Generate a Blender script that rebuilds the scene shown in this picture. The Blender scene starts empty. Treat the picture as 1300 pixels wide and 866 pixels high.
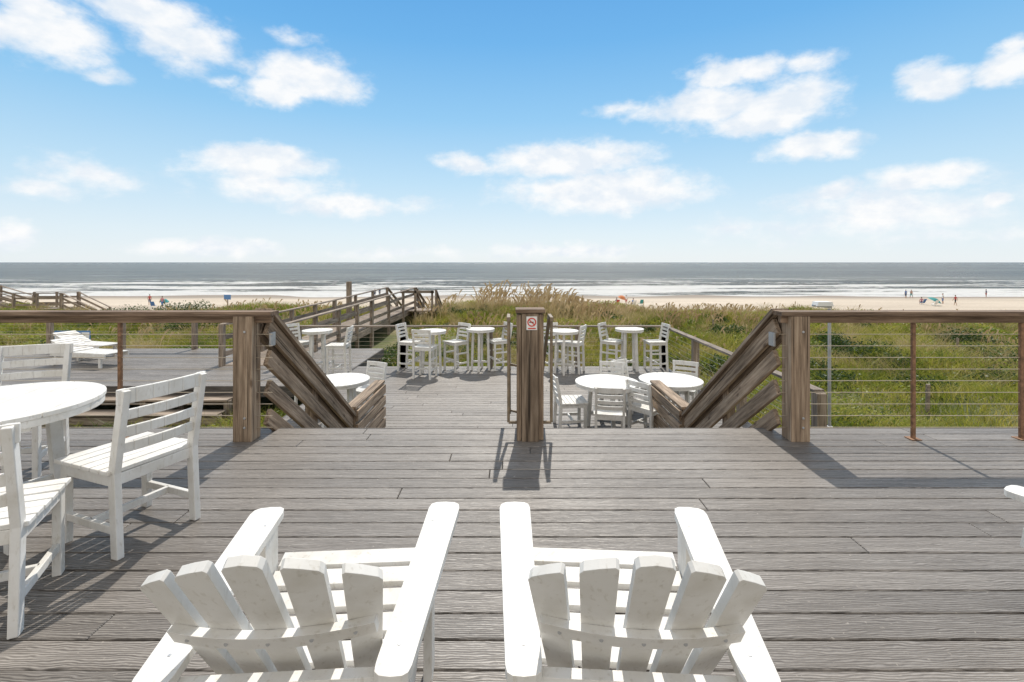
import bpy, math, random
import numpy as np
from mathutils import Vector, Matrix, noise
random.seed(7); rng=np.random.default_rng(7)
F=614.0; CH=1.52
scene=bpy.context.scene
def PX(px,Z): return (px-650)*Z/F
def PZ(py,Z): return CH-(py-333)*Z/F
# ---------------------------------------------------------------- materials
def newmat(name):
    m=bpy.data.materials.new(name); m.use_nodes=True
    nt=m.node_tree; b=nt.nodes['Principled BSDF']
    return m,nt,b
def nd(nt,t,**k):
    n=nt.nodes.new(t)
    for a,v in k.items(): setattr(n,a,v)
    return n
def ramp(nt,fac,stops,interp='LINEAR'):
    r=nd(nt,'ShaderNodeValToRGB'); r.color_ramp.interpolation=interp
    e=r.color_ramp.elements
    while len(e)<len(stops): e.new(0.5)
    for i,(p,c) in enumerate(stops):
        e[i].position=p; e[i].color=(c[0],c[1],c[2],1) if len(c)==3 else c
    nt.links.new(fac,r.inputs[0]); return r.outputs[0]
def noise_n(nt,vec,scale,detail=4,rough=0.55,vscale=None):
    if vscale:
        mp=nd(nt,'ShaderNodeVectorMath',operation='MULTIPLY'); mp.inputs[1].default_value=vscale
        nt.links.new(vec,mp.inputs[0]); vec=mp.outputs[0]
    n=nd(nt,'ShaderNodeTexNoise'); n.inputs['Scale'].default_value=scale
    n.inputs['Detail'].default_value=detail; n.inputs['Roughness'].default_value=rough
    nt.links.new(vec,n.inputs['Vector']); return n.outputs['Fac']
def mixc(nt,fac,a,b,mode='MIX'):
    m=nd(nt,'ShaderNodeMix',data_type='RGBA',blend_type=mode)
    for s,v in ((m.inputs[0],fac),(m.inputs[6],a),(m.inputs[7],b)):
        if isinstance(v,(int,float)): s.default_value=v
        elif isinstance(v,tuple): s.default_value=(v[0],v[1],v[2],1)
        else: nt.links.new(v,s)
    return m.outputs[2]
def mth(nt,op,a,b=None,c=None):
    m=nd(nt,'ShaderNodeMath',operation=op)
    for i,v in enumerate((a,b,c)):
        if v is None: continue
        if isinstance(v,(int,float)): m.inputs[i].default_value=v
        else: nt.links.new(v,m.inputs[i])
    return m.outputs[0]
def mrange(nt,v,a,b,c=0.0,d=1.0,smooth=True):
    r=nd(nt,'ShaderNodeMapRange',interpolation_type='SMOOTHSTEP' if smooth else 'LINEAR')
    for i,q in enumerate((a,b,c,d)): r.inputs[i+1].default_value=q
    nt.links.new(v,r.inputs[0]); return r.outputs[0]
def bump(nt,b,h,strength,dist):
    bp=nd(nt,'ShaderNodeBump'); bp.inputs['Strength'].default_value=strength; bp.inputs['Distance'].default_value=dist
    nt.links.new(h,bp.inputs['Height']); nt.links.new(bp.outputs[0],b.inputs['Normal'])
def attr(nt,name):
    return nd(nt,'ShaderNodeAttribute',attribute_name=name)

def wood_mat(name,dark,mid,light,rough=0.75):
    m,nt,b=newmat(name)
    g=attr(nt,'gc').outputs['Vector']
    n1=noise_n(nt,g,1.0,6,0.66,(2.2,38,38))
    n2=noise_n(nt,g,1.0,3,0.5,(1.3,5,5))
    c=ramp(nt,n1,[(0.30,dark),(0.5,mid),(0.70,light)])
    c2=ramp(nt,n2,[(0.3,(0.62,0.60,0.58)),(0.7,(1.15,1.12,1.1))])
    col=mixc(nt,1.0,c,c2,'MULTIPLY')
    n3=noise_n(nt,g,1.0,2,0.5,(0.8,60,60))
    cr=ramp(nt,n3,[(0.31,(0.18,0.17,0.16)),(0.38,(1,1,1))])
    col=mixc(nt,0.9,col,cr,'MULTIPLY')
    vo=nd(nt,'ShaderNodeTexVoronoi'); vo.inputs['Scale'].default_value=1.0
    mp=nd(nt,'ShaderNodeVectorMath',operation='MULTIPLY'); mp.inputs[1].default_value=(3.2,7,7); nt.links.new(g,mp.inputs[0]); nt.links.new(mp.outputs[0],vo.inputs['Vector'])
    kn=ramp(nt,vo.outputs['Distance'],[(0.07,(0.35,0.3,0.26)),(0.16,(1,1,1))])
    col=mixc(nt,0.8,col,kn,'MULTIPLY')
    isl=nd(nt,'ShaderNodeNewGeometry').outputs['Random Per Island']
    col=mixc(nt,1.0,col,ramp(nt,isl,[(0,(0.78,0.78,0.79)),(1,(1.15,1.12,1.09))]),'MULTIPLY')
    nt.links.new(col,b.inputs['Base Color']); b.inputs['Roughness'].default_value=rough
    b.inputs['Specular IOR Level'].default_value=0.3
    bump(nt,b,mth(nt,'ADD',n1,mth(nt,'MULTIPLY',cr,0.5)),0.6,0.008)
    return m
M_wood=wood_mat('weathered_wood',(0.12,0.088,0.062),(0.31,0.24,0.175),(0.50,0.41,0.315))
M_cap=wood_mat('rail_cap_wood',(0.09,0.062,0.043),(0.22,0.155,0.108),(0.38,0.285,0.205))
M_grey=wood_mat('grey_wood',(0.12,0.098,0.08),(0.29,0.245,0.20),(0.45,0.39,0.33))
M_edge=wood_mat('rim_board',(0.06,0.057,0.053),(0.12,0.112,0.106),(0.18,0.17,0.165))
def deckmat(name,mul):
    m,nt,b=newmat(name)
    g=attr(nt,'gc').outputs['Vector']
    n1=noise_n(nt,g,1.0,5,0.68,(2.6,55,10))
    nw=nd(nt,'ShaderNodeTexWave',wave_type='BANDS',bands_direction='Y')
    nw.inputs['Scale'].default_value=9; nw.inputs['Distortion'].default_value=10; nw.inputs['Detail'].default_value=3
    nw.inputs['Detail Scale'].default_value=0.8
    mp=nd(nt,'ShaderNodeVectorMath',operation='MULTIPLY'); mp.inputs[1].default_value=(0.9,3.2,1)
    nt.links.new(g,mp.inputs[0]); nt.links.new(mp.outputs[0],nw.inputs['Vector'])
    h=mth(nt,'ADD',mth(nt,'MULTIPLY',nw.outputs['Fac'],0.45),mth(nt,'MULTIPLY',n1,0.8))
    c=ramp(nt,h,[(0.33,tuple(mul*x for x in (0.072,0.063,0.055))),(0.60,tuple(mul*x for x in (0.18,0.164,0.149))),(0.95,tuple(mul*x for x in (0.31,0.288,0.265)))])
    isl=nd(nt,'ShaderNodeNewGeometry').outputs['Random Per Island']
    c=mixc(nt,1.0,c,ramp(nt,isl,[(0,(0.76,0.75,0.74)),(1,(1.16,1.15,1.14))]),'MULTIPLY')
    pos=nd(nt,'ShaderNodeNewGeometry').outputs['Position']
    st=noise_n(nt,pos,0.9,5,0.6)
    c=mixc(nt,1.0,c,ramp(nt,st,[(0.3,(0.84,0.82,0.80)),(0.65,(1.06,1.06,1.06))]),'MULTIPLY')
    sp_=noise_n(nt,pos,38,3,0.6)
    c=mixc(nt,mth(nt,'MULTIPLY',mrange(nt,sp_,0.66,0.72),0.5),c,(0.42,0.38,0.33))
    nt.links.new(c,b.inputs['Base Color'])
    nt.links.new(ramp(nt,h,[(0.3,(0.62,)*3),(0.9,(0.42,)*3)]),b.inputs['Roughness'])
    b.inputs['Specular IOR Level'].default_value=0.5
    bump(nt,b,h,0.6,0.005)
    return m
M_deck=deckmat('composite_decking',1.0)
def white_mat():
    m,nt,b=newmat('white_plastic_lumber')
    tc=nd(nt,'ShaderNodeTexCoord').outputs['Object']
    n=noise_n(nt,tc,7,6,0.6); n2=noise_n(nt,tc,60,3,0.6,(1,1,0.3))
    c=ramp(nt,n,[(0.28,(0.64,0.62,0.575)),(0.55,(0.735,0.725,0.70)),(0.8,(0.76,0.755,0.735))])
    c=mixc(nt,1.0,c,ramp(nt,n2,[(0.25,(0.80,0.78,0.74)),(0.42,(1,1,1))]),'MULTIPLY')
    n3=noise_n(nt,tc,2.5,6,0.7)
    c=mixc(nt,1.0,c,ramp(nt,n3,[(0.35,(0.90,0.885,0.86)),(0.5,(1,1,1))]),'MULTIPLY')
    nt.links.new(c,b.inputs['Base Color']); b.inputs['Roughness'].default_value=0.5
    b.inputs['Specular IOR Level'].default_value=0.3
    g=noise_n(nt,tc,220,2,0.5); bump(nt,b,g,0.15,0.001)
    return m
M_white=white_mat()
def plain(name,c,rough=0.6,metal=0.0,var=0.15,scale=12):
    m,nt,b=newmat(name)
    tc=nd(nt,'ShaderNodeTexCoord').outputs['Object']
    n=noise_n(nt,tc,scale,4)
    nt.links.new(ramp(nt,n,[(0.3,tuple(x*(1-var) for x in c)),(0.7,tuple(min(1,x*(1+var)) for x in c))]),b.inputs['Base Color'])
    b.inputs['Roughness'].default_value=rough; b.inputs['Metallic'].default_value=metal
    return m
M_dark=plain('gap_shade',(0.02,0.018,0.016),0.9)  # near-black colour standing in for shade below the deck boards
M_rust=plain('rusty_steel',(0.22,0.12,0.065),0.75,0.0,0.4,30)
M_cable=plain('steel_cable',(0.50,0.43,0.33),0.4,0.5)
M_galv=plain('galvanised_steel',(0.45,0.46,0.47),0.45,0.5)
M_brown=plain('brown_handrail',(0.22,0.17,0.115),0.6,0.0,0.3,20)
M_signw=plain('sign_white',(0.78,0.78,0.76),0.5,0,0.04)
M_red=plain('sign_red',(0.6,0.05,0.03),0.5,0,0.05)
M_blue=plain('sign_blue',(0.08,0.2,0.42),0.5,0,0.05)
M_black=plain('sign_black',(0.02,0.02,0.02),0.5,0,0.05)
# ---------------------------------------------------------------- mesh builder
class MB:
    def __init__(s): s.v=[];s.f=[];s.mi=[];s.gc=[];s.mats=[]
    def m(s,mat):
        if mat not in s.mats: s.mats.append(mat)
        return s.mats.index(mat)
    def add(s,vs,fs,mat,gcs=None):
        o=len(s.v); s.v+= [tuple(x) for x in vs]
        k=s.m(mat)
        for f in fs: s.f.append(tuple(i+o for i in f)); s.mi.append(k)
        r=(random.random()*40,random.random()*40,random.random()*40)
        if gcs is None: gcs=[tuple(x) for x in vs]
        s.gc+=[(g[0]+r[0],g[1]+r[1],g[2]+r[2]) for g in gcs]
    def beam(s,p0,p1,w,h,mat,side=(1,0,0)):
        p0=Vector(p0);p1=Vector(p1);d=(p1-p0);L=d.length;d=d/L
        sd=Vector(side);sd=sd-d*sd.dot(d)
        if sd.length<1e-4: sd=Vector((0,1,0)) if abs(d.y)<0.9 else Vector((0,0,1)); sd=sd-d*sd.dot(d)
        sd.normalize(); u=d.cross(sd)
        vs=[];g=[]
        for t,p in ((0,p0),(L,p1)):
            for a,b in ((-1,-1),(1,-1),(1,1),(-1,1)):
                vs.append(p+sd*(a*w/2)+u*(b*h/2)); g.append((t,a*w/2,b*h/2))
        s.add(vs,[(0,3,2,1),(4,5,6,7),(0,1,5,4),(1,2,6,5),(2,3,7,6),(3,0,4,7)],mat,g)
    def box(s,x0,x1,y0,y1,z0,z1,mat):
        dx,dy,dz=x1-x0,y1-y0,z1-z0
        cx,cy,cz=(x0+x1)/2,(y0+y1)/2,(z0+z1)/2
        if dx>=dy and dx>=dz: s.beam((x0,cy,cz),(x1,cy,cz),dy,dz,mat,(0,1,0))
        elif dy>=dz: s.beam((cx,y0,cz),(cx,y1,cz),dx,dz,mat,(1,0,0))
        else: s.beam((cx,cy,z0),(cx,cy,z1),dx,dy,mat,(1,0,0))
    def prism(s,pts,o,ax,ay,th,mat):
        o=Vector(o);ax=Vector(ax);ay=Vector(ay);n=ax.cross(ay).normalized();k=len(pts)
        vs=[o+ax*p[0]+ay*p[1]-n*th/2 for p in pts]+[o+ax*p[0]+ay*p[1]+n*th/2 for p in pts]
        g=[(p[1],p[0],0) for p in pts]+[(p[1],p[0],th) for p in pts]
        fs=[tuple(range(k-1,-1,-1)),tuple(range(k,2*k))]+[(i,(i+1)%k,k+(i+1)%k,k+i) for i in range(k)]
        s.add(vs,fs,mat,g)
    def cyl(s,p0,p1,r,mat,seg=10,r1=None,cap=True):
        p0=Vector(p0);p1=Vector(p1);d=(p1-p0).normalized();r1=r if r1 is None else r1
        a=Vector((1,0,0)) if abs(d.x)<0.9 else Vector((0,1,0)); a=(a-d*a.dot(d)).normalized(); b=d.cross(a)
        vs=[p0+(a*math.cos(t)+b*math.sin(t))*r for t in [2*math.pi*i/seg for i in range(seg)]]
        vs+=[p1+(a*math.cos(t)+b*math.sin(t))*r1 for t in [2*math.pi*i/seg for i in range(seg)]]
        fs=[(i,(i+1)%seg,seg+(i+1)%seg,seg+i) for i in range(seg)]
        if cap: fs+=[tuple(range(seg-1,-1,-1)),tuple(range(seg,2*seg))]
        s.add(vs,fs,mat)
    def mesh(s,name):
        me=bpy.data.meshes.new(name); me.from_pydata(s.v,[],s.f)
        for mt in s.mats: me.materials.append(mt)
        me.polygons.foreach_set('material_index',s.mi)
        at=me.attributes.new('gc','FLOAT_VECTOR','POINT')
        at.data.foreach_set('vector',np.array(s.gc,dtype=np.float32).ravel())
        me.update(); return me
def link(o,parent=None):
    scene.collection.objects.link(o)
    if parent: o.parent=parent
    return o
def obj(name,me,loc=(0,0,0),rz=0.0,bev=0.003,seg=2,parent=None):
    o=bpy.data.objects.new(name,me); o.location=loc; o.rotation_euler=(0,0,rz)
    if bev:
        b=o.modifiers.new('bev','BEVEL'); b.width=bev; b.segments=seg; b.limit_method='ANGLE'; b.angle_limit=math.radians(40)
    return link(o,parent)
# ---------------------------------------------------------------- decks
ZL=-1.23
def deck(name,rects,z,joint=4.88):
    mb=MB()
    for (x0,x1,y0,y1) in rects:
        y=y1-0.001
        while y>y0:
            ya=max(y-0.1385,y0)
            x=x0-random.random()*joint
            while x<x1:
                a=max(x,x0); b=min(x+joint-0.004,x1)
                if b-a>0.05:
                    dz=random.uniform(-0.0012,0.0012); j=random.uniform(-0.0008,0.0008)
                    mb.box(a,b,ya+j,y+j,z-0.025,z+dz,M_deck)
                x+=joint
            y-=0.1455
        mb.box(x0+0.03,x1-0.03,y0+0.03,y1-0.03,z-0.16,z-0.045,M_dark)  # dark sheet under the boards, paints the shade seen in the gaps
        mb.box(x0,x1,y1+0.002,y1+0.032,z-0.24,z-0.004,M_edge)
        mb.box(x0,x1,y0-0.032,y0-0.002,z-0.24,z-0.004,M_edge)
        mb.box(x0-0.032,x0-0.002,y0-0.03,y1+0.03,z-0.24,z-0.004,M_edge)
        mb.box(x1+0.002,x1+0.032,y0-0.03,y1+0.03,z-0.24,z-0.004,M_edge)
        nx=max(2,int((x1-x0)/2.6)); ny=max(2,int((y1-y0)/2.6))
        for i in range(nx+1):
            for j in range(ny+1):
                px=x0+0.1+(x1-x0-0.2)*i/nx; py=y0+0.1+(y1-y0-0.2)*j/ny
                mb.box(px-0.07,px+0.07,py-0.07,py+0.07,-2.9,z-0.17,M_grey)
    return obj(name,mb.mesh(name),bev=0.004,seg=1)
UE=4.42
deck('upper_deck',[(-9.5,9.5,-3.0,UE)],0.0)
deck('lower_deck',[(-4.05,4.05,7.6,12.75),(-2.3,4.05,6.02,7.565)],ZL)
deck('side_deck',[(-17.0,-4.12,10.75,15.4)],ZL)
mb=MB()
for i in range(2):
    z=ZL-0.20*(i+1); y=10.70-0.36*(i+1)
    for k in range(2):
        mb.box(-13.5,-6.1,y+k*0.178,y+k*0.178+0.172,z-0.035,z,M_grey)
    mb.box(-13.5,-6.1,y+0.31,y+0.345,z-0.20,z-0.037,M_grey)
    for q in range(5): mb.box(-13.4+q*1.8,-13.28+q*1.8,y+0.05,y+0.17,-2.5,z-0.036,M_grey)
mb.box(-13.5,-6.1,10.0,10.03,-1.86,-1.70,M_grey)
obj('wooden_bench',mb.mesh('wooden_bench'),bev=0.004,seg=1)
# stairs
mb=MB()
n=7; rise=1.23/7; run=(6.0-UE-0.03)/6
for i in range(1,n):
    y=UE+0.033+(i-1)*run; z=-rise*i
    for k in (0,1):
        mb.box(-2.1,2.3,y+k*run/2+0.003,y+(k+1)*run/2,z-0.03,z,M_deck)
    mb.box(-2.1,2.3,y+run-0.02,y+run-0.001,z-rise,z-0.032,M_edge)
for x in (-2.12,0.13,2.32):
    mb.beam((x,UE+0.05,-0.28),(x,6.0,-1.23-0.1),0.04,0.28,M_grey)
obj('deck_stairs',mb.mesh('deck_stairs'),bev=0.004,seg=1)
# ---------------------------------------------------------------- railings
YR=4.16
def upper_rail(name,xs,xe,post_x,rust):
    mb=MB()
    lo,hi=min(xs,xe),max(xs,xe)
    mb.box(lo,hi,YR-0.075,YR+0.075,1.062,1.10,M_cap)
    mb.box(lo+0.02,hi-0.02,YR-0.02,YR+0.02,1.0,1.060,M_cap)
    mb.box(post_x-0.08,post_x+0.08,YR-0.073,YR+0.073,0.0,1.061,M_wood)
    for zz in (0.12,0.20,0.93): mb.cyl((post_x+0.02,YR-0.080,zz),(post_x+0.02,YR-0.072,zz),0.011,M_galv,8)
    for x in rust:
        mb.box(x-0.014,x+0.014,YR-0.014,YR+0.014,0.0,0.999,M_rust)
        mb.box(x-0.045,x+0.045,YR-0.045,YR+0.045,0.0015,0.008,M_rust)
    ob=obj(name,mb.mesh(name),bev=0.004)
    c=MB()
    for k in range(9):
        z=0.10+k*0.1
        c.cyl((lo+0.02,YR,z),(hi-0.02,YR,z),0.0030,M_cable,6)
    obj('cables',c.mesh('cables'),bev=0,parent=ob)
XL,XR=-2.28,2.44
upper_rail('deck_railing',-9.4,XL+0.24,XL,[-3.37,-4.9,-6.4,-7.9])
upper_rail('deck_railing',XR-0.16,9.4,XR,[3.45,4.38,5.9,7.4])
def stair_rail(name,x,sgn,capx):
    mb=MB(); s=0.72
    y0,y1=YR+0.09,6.5
    f=lambda y,dz:1.085-dz-s*(y-y0)
    mb.beam((capx,y0-0.02,f(y0-0.02,0)),(capx,y1,f(y1,0)),0.155,0.04,M_wood)
    ix=capx
    for dz,hh in ((0.125,0.14),(0.40,0.135),(0.66,0.135),(0.92,0.135)):
        mb.beam((ix-sgn*0.02,y0,f(y0,dz)),(ix-sgn*0.02,y1,f(y1,dz)),0.04,hh,M_wood)
    mb.beam((ix+sgn*0.045,y0,f(y0,0.13)),(ix+sgn*0.045,y1,f(y1,0.13)),0.04,0.18,M_wood)
    zt=-0.46
    mb.box(capx-0.065,capx+0.065,6.5,6.63,ZL,zt,M_wood)
    mb.box(capx-0.065,capx+0.065,7.8,7.93,ZL,zt,M_wood)
    mb.box(capx-0.08,capx+0.08,6.48,7.96,zt+0.002,zt+0.04,M_wood)
    for k in range(4):
        z=zt-0.02-k*0.185
        mb.box(capx-sgn*0.085-0.018,capx-sgn*0.085+0.018,6.5,7.93,z-0.14,z,M_wood)
    mb.box(ix+sgn*0.005,ix+sgn*0.10,5.3,5.42,-1.1,f(5.4,0.03),M_wood)
    mb.box(capx-sgn*0.05-0.01,capx-sgn*0.05+0.01,YR+0.075,YR+0.16,0.78,0.90,M_galv)
    return obj(name,mb.mesh(name),bev=0.004)
stair_rail('stair_railing',XL,-1,XL+0.11)
stair_rail('stair_railing',XR,1,XR-0.09)
# centre newel
mb=MB(); cx=0.155
mb.box(cx-0.072,cx+0.072,YR-0.07,YR+0.07,0,1.085,M_wood)
mb.box(cx-0.115,cx-0.075,YR-0.05,YR+0.09,0.0,1.075,M_wood)
mb.box(cx+0.075,cx+0.115,YR-0.03,YR+0.11,0.0,1.075,M_wood)
mb.box(cx-0.125,cx+0.125,YR-0.085,YR+0.11,1.087,1.122,M_cap)
s=0.72;y0=YR+0.12;y1=6.5
f=lambda y,dz:1.085-dz-s*(y-y0)
mb.beam((cx,y0,f(y0,0)),(cx,y1,f(y1,0)),0.14,0.04,M_wood)
for dz in (0.13,0.4,0.68):
    mb.beam((cx,y0,f(y0,dz)),(cx,y1,f(y1,dz)),0.05,0.14,M_wood)
mb.box(cx-0.06,cx+0.06,6.45,6.58,ZL,-0.5,M_wood)
for sx in (-1,1):
    x=cx+sx*0.185
    mb.beam((x,YR-0.02,1.03),(x,YR+0.25,1.03),0.03,0.04,M_brown)
    mb.beam((x,YR+0.24,1.03),(x,6.55,1.03-s*(6.55-YR-0.24)),0.03,0.04,M_brown)
    mb.box(x-0.012,x+0.012,YR+0.0,YR+0.026,0.14,1.01,M_brown)
    mb.beam((x,YR+0.01,0.14),(cx+sx*0.10,YR+0.01,0.14),0.024,0.024,M_brown)
    for y in (5.2,6.4):
        mb.beam((x,y,1.0-s*(y-YR-0.24)),(cx,y,0.96-s*(y-YR-0.24)),0.025,0.025,M_brown)
newel=obj('center_stair_newel',mb.mesh('center_stair_newel'),bev=0.004)
mb=MB(); sy=YR-0.0745; cz=1.005; sx=cx+0.012
mb.box(sx-0.045,sx+0.045,sy-0.003,sy+0.0015,cz-0.058,cz+0.056,M_signw)
def ringpts(r0,r1,n=28):
    vs=[];fs=[]
    for i in range(n):
        t=2*math.pi*i/n
        for r in (r0,r1): vs.append((sx+r*math.cos(t),sy-0.0045,cz+0.008+r*math.sin(t)))
    for i in range(n):
        j=(i+1)%n; fs.append((2*i,2*i+1,2*j+1,2*j))
    return vs,fs
v_,f_=ringpts(0.028,0.038); mb.add(v_,f_,M_red)
mb.beam((sx-0.022,sy-0.0055,cz+0.030),(sx+0.022,sy-0.0055,cz-0.014),0.008,0.001,M_red,(1,0,1))
mb.box(sx-0.022,sx+0.016,sy-0.0045,sy-0.0035,cz+0.004,cz+0.012,M_black)
mb.box(sx-0.033,sx+0.033,sy-0.0045,sy-0.0035,cz-0.050,cz-0.040,M_red)
obj('no_smoking_sign',mb.mesh('no_smoking_sign'),bev=0)
def low_rail(name,pts,z=ZL,spacing=2.2,mat=M_grey,h=1.07,capw=0.14):
    mb=MB()
    for (a,b) in zip(pts[:-1],pts[1:]):
        a3=Vector((a[0],a[1],z)); b3=Vector((b[0],b[1],z))
        L=(b3-a3).length; k=max(1,round(L/spacing)); up=Vector((0,0,1))
        d=(b3-a3).normalized(); sd=d.cross(up)
        for i in range(k+1):
            p=a3.lerp(b3,i/k); mb.box(p.x-0.065,p.x+0.065,p.y-0.065,p.y+0.065,p.z-0.25,p.z+h-0.02,mat)
        mb.beam(a3+up*h,b3+up*(h+0.001),capw,0.04,mat,sd)
        for i in range(8):
            zz=0.12+i*0.11; mb.cyl(a3+up*zz,b3+up*zz,0.004,M_cable,5)
    return obj(name,mb.mesh(name),bev=0.004,seg=1)
low_rail('lower_deck_railing',[(4.0,6.3),(4.0,12.68),(-2.85,12.68),(-5.6,12.68)],spacing=2.15)
low_rail('side_deck_railing',[(-16.9,15.3),(-7.75,15.3)],spacing=2.3)
def boardwalk(x0,y0,x1,y1,z0,z1,w):
    mb=MB(); a=Vector((x0,y0,z0)); b=Vector((x1,y1,z1)); L=(b-a).length; d=(b-a)/L
    sd=Vector((d.y,-d.x,0)).normalized(); k=int(L/0.15)
    for i in range(k):
        p=a+d*(i+0.5)*L/k
        mb.beam(p-sd*w/2,p+sd*w/2,0.14,0.035,M_grey,d)
    for s_ in (-1,1):
        o=sd*s_*(w/2+0.02)
        mb.beam(a+o-Vector((0,0,0.16)),b+o-Vector((0,0,0.16)),0.05,0.24,M_grey,sd)
        m=max(1,round(L/1.9))
        for i in range(m+1):
            p=a+d*L*i/m+o
            mb.box(p.x-0.06,p.x+0.06,p.y-0.06,p.y+0.06,-4.6 if p.y>30 else -3.0,p.z+1.1,M_grey)
        mb.beam(a+o+Vector((0,0,1.1)),b+o+Vector((0,0,1.1)),0.15,0.04,M_grey,sd)
        for zz in (0.3,0.75):
            mb.beam(a+o*1.0+Vector((0,0,zz)),b+o*1.0+Vector((0,0,zz)),0.04,0.13,M_grey,sd)
    return mb
def merge(mb,segs):
    for seg in segs:
        m2=boardwalk(*seg,1.6); o=len(mb.v)
        mb.v+=m2.v; mb.gc+=m2.gc; mb.f+=[tuple(i+o for i in f_) for f_ in m2.f]; mb.mi+=m2.mi
mb=boardwalk(-6.85,12.8,-6.9,21,ZL,ZL,1.6)
merge(mb,((-6.9,21.0,-6.3,27.5,ZL,-1.02),(-6.3,27.5,-5.9,33.0,-1.02,-3.6)))
mb.box(-7.85,-7.65,22.9,23.1,-2.5,0.6,M_grey)
obj('beach_boardwalk',mb.mesh('beach_boardwalk'),bev=0)
mb=MB()
for s0 in range(9):
    z=-1.1-s0*0.16; y=27.2+s0*0.3
    mb.box(-5.45,-4.3,y,y+0.29,z-0.05,z,M_grey)
for x in (-5.4,-4.25):
    mb.beam((x,27.0,-0.05),(x,30.0,-1.55),0.14,0.05,M_grey)
    for i in range(4): mb.box(x-0.05,x+0.05,27.0+i*0.95,27.12+i*0.95,-3.0,-0.05-i*0.47,M_grey)
    for k in (0.3,0.6): mb.beam((x,27.0,-0.05-k),(x,30.0,-1.55-k),0.04,0.13,M_grey)
mb.box(-6.0,-4.2,26.0,27.2,-1.15,-1.08,M_grey)
mb.box(-6.0,-4.2,26.0,26.06,-0.15,0.0,M_grey)
for x in (-5.2,-4.3): mb.box(x-0.05,x+0.05,26.0,26.1,-3,0.0,M_grey)
obj('boardwalk_steps',mb.mesh('boardwalk_steps'),bev=0)
mb=boardwalk(-48,34,-36.8,34,-1.25,-1.25,1.6)
merge(mb,((-36.8,34.0,-34.6,34.3,-1.25,-2.0),(-34.6,34.3,-31.6,34.6,-1.75,-1.75),(-31.6,34.6,-29.6,35,-1.75,-2.9)))
obj('neighbour_boardwalk',mb.mesh('neighbour_boardwalk'),bev=0)
# ---------------------------------------------------------------- furniture
def capsule(x0,y0,x1,y1,w0,w1,n=7):
    a=Vector((x0,y0));b=Vector((x1,y1));d=(b-a).normalized();s_=Vector((-d.y,d.x));pts=[]
    for (c,w,sg) in ((b,w1/2,1),(a,w0/2,-1)):
        for i in range(n):
            t=math.pi*i/(n-1)
            cc=math.copysign(abs(math.cos(t))**0.7,math.cos(t)); ss=abs(math.sin(t))**0.7
            pts.append(c - s_*cc*w*sg*1.0 + d*ss*w*0.8*sg)
    return [(p.x,p.y) for p in pts]
def adirondack():
    mb=MB(); W=M_white
    for s_ in (-1,1):
        mb.prism(capsule(s_*0.272,-0.36,s_*0.335,0.37,0.088,0.118),(0,0,0.553),(1,0,0),(0,1,0),0.026,W)
        mb.beam((s_*0.288,0.27,0.0),(s_*0.288,0.27,0.539),0.03,0.105,W,(1,0,0))
        mb.prism([(0,0),(0.045,0),(0,-0.15)] if s_>0 else [(0,0),(0,-0.15),(-0.045,0)],(s_*0.304,0.27,0.538),(1,0,0),(0,0,1),0.028,W)
        mb.prism([(0.34,0.375),(-0.15,0.26),(-0.50,0.075),(-0.56,0.0),(-0.44,0.0),(-0.12,0.15),(0.34,0.275)],(s_*0.2555,0,0),(0,1,0),(0,0,1),0.03,W)
        for (yy) in (-0.30,0.28):
            mb.cyl((s_*(0.30 if yy>0 else 0.275),yy,0.5655),(s_*(0.30 if yy>0 else 0.275),yy,0.5672),0.005,M_galv,8)
    nd_=Vector((0,-0.40,0.65)); L=nd_.length; nd_.normalize(); B=Vector((0,-0.12,0.27))
    cy=lambda x:0.65*x*x
    for i in range(5):
        k=i-2; xb=k*0.079; xt=k*0.110; wb=0.062; wt=0.080
        xm=(xb+xt)/2; a=math.atan(1.3*xm)
        ax=Vector((math.cos(a),math.sin(a),0))
        top=lambda x:L-1.15*x*x-0.15*abs(x)
        pts=[(xb-wb/2-xm,-0.02),(xb+wb/2-xm,-0.02),(xt+wt/2-xm,top(xt+wt/2)-0.008),(xt+wt/2-0.008-xm,top(xt+wt/2-0.008)+0.002),(xt-xm,top(xt)+0.003),(xt-wt/2+0.008-xm,top(xt-wt/2+0.008)+0.002),(xt-wt/2-xm,top(xt-wt/2)-0.008)]
        mb.prism(pts,B+Vector((xm,cy(xm),0)),ax,nd_,0.022,W)
    def brace(t,hw,hh,th,off):
        o=B+nd_*(L*t); npt=9; pts=[]
        for i in range(npt):
            x=-hw+2*hw*i/(npt-1); pts.append((x,cy(x)-off))
        pts2=[(x,y-th) for x,y in reversed(pts)]
        allp=pts+pts2
        vs=[];k=len(allp)
        for sgn in (-0.5,0.5):
            for x,y in allp: vs.append(o+Vector((x,0,0))+Vector((0,1,0))*y+nd_*hh*sgn)
        fs=[tuple(range(k)),tuple(range(2*k-1,k-1,-1))]+[(i,k+i,k+(i+1)%k,(i+1)%k) for i in range(k)]
        mb.add(vs,fs,W)
        for i in range(5):
            x=(i-2)*0.094
            if abs(x)<hw-0.01:
                p=o+Vector((x,cy(x)-off-th,0)); mb.cyl(p+Vector((0,0.002,0)),p+Vector((0,-0.0015,0)),0.005,M_galv,8)
    brace(0.60,0.232,0.052,0.028,0.014)
    brace(0.04,0.24,0.06,0.03,0.014)
    mb.box(-0.30,0.30,-0.362,-0.33,0.482,0.5385,W)
    for i in range(6):
        t=i/5; y=0.345-0.435*t; z=0.400-0.108*t
        if i==0: z-=0.006
        mb.beam((-0.268,y,z),(0.268,y,z),0.063,0.024,W,(0,1,0.25))
    mb.beam((-0.268,0.387,0.343),(0.268,0.387,0.343),0.02,0.085,W,(0,1,0.15))
    return mb.mesh('adirondack_chair')
ADR=adirondack()
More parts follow.
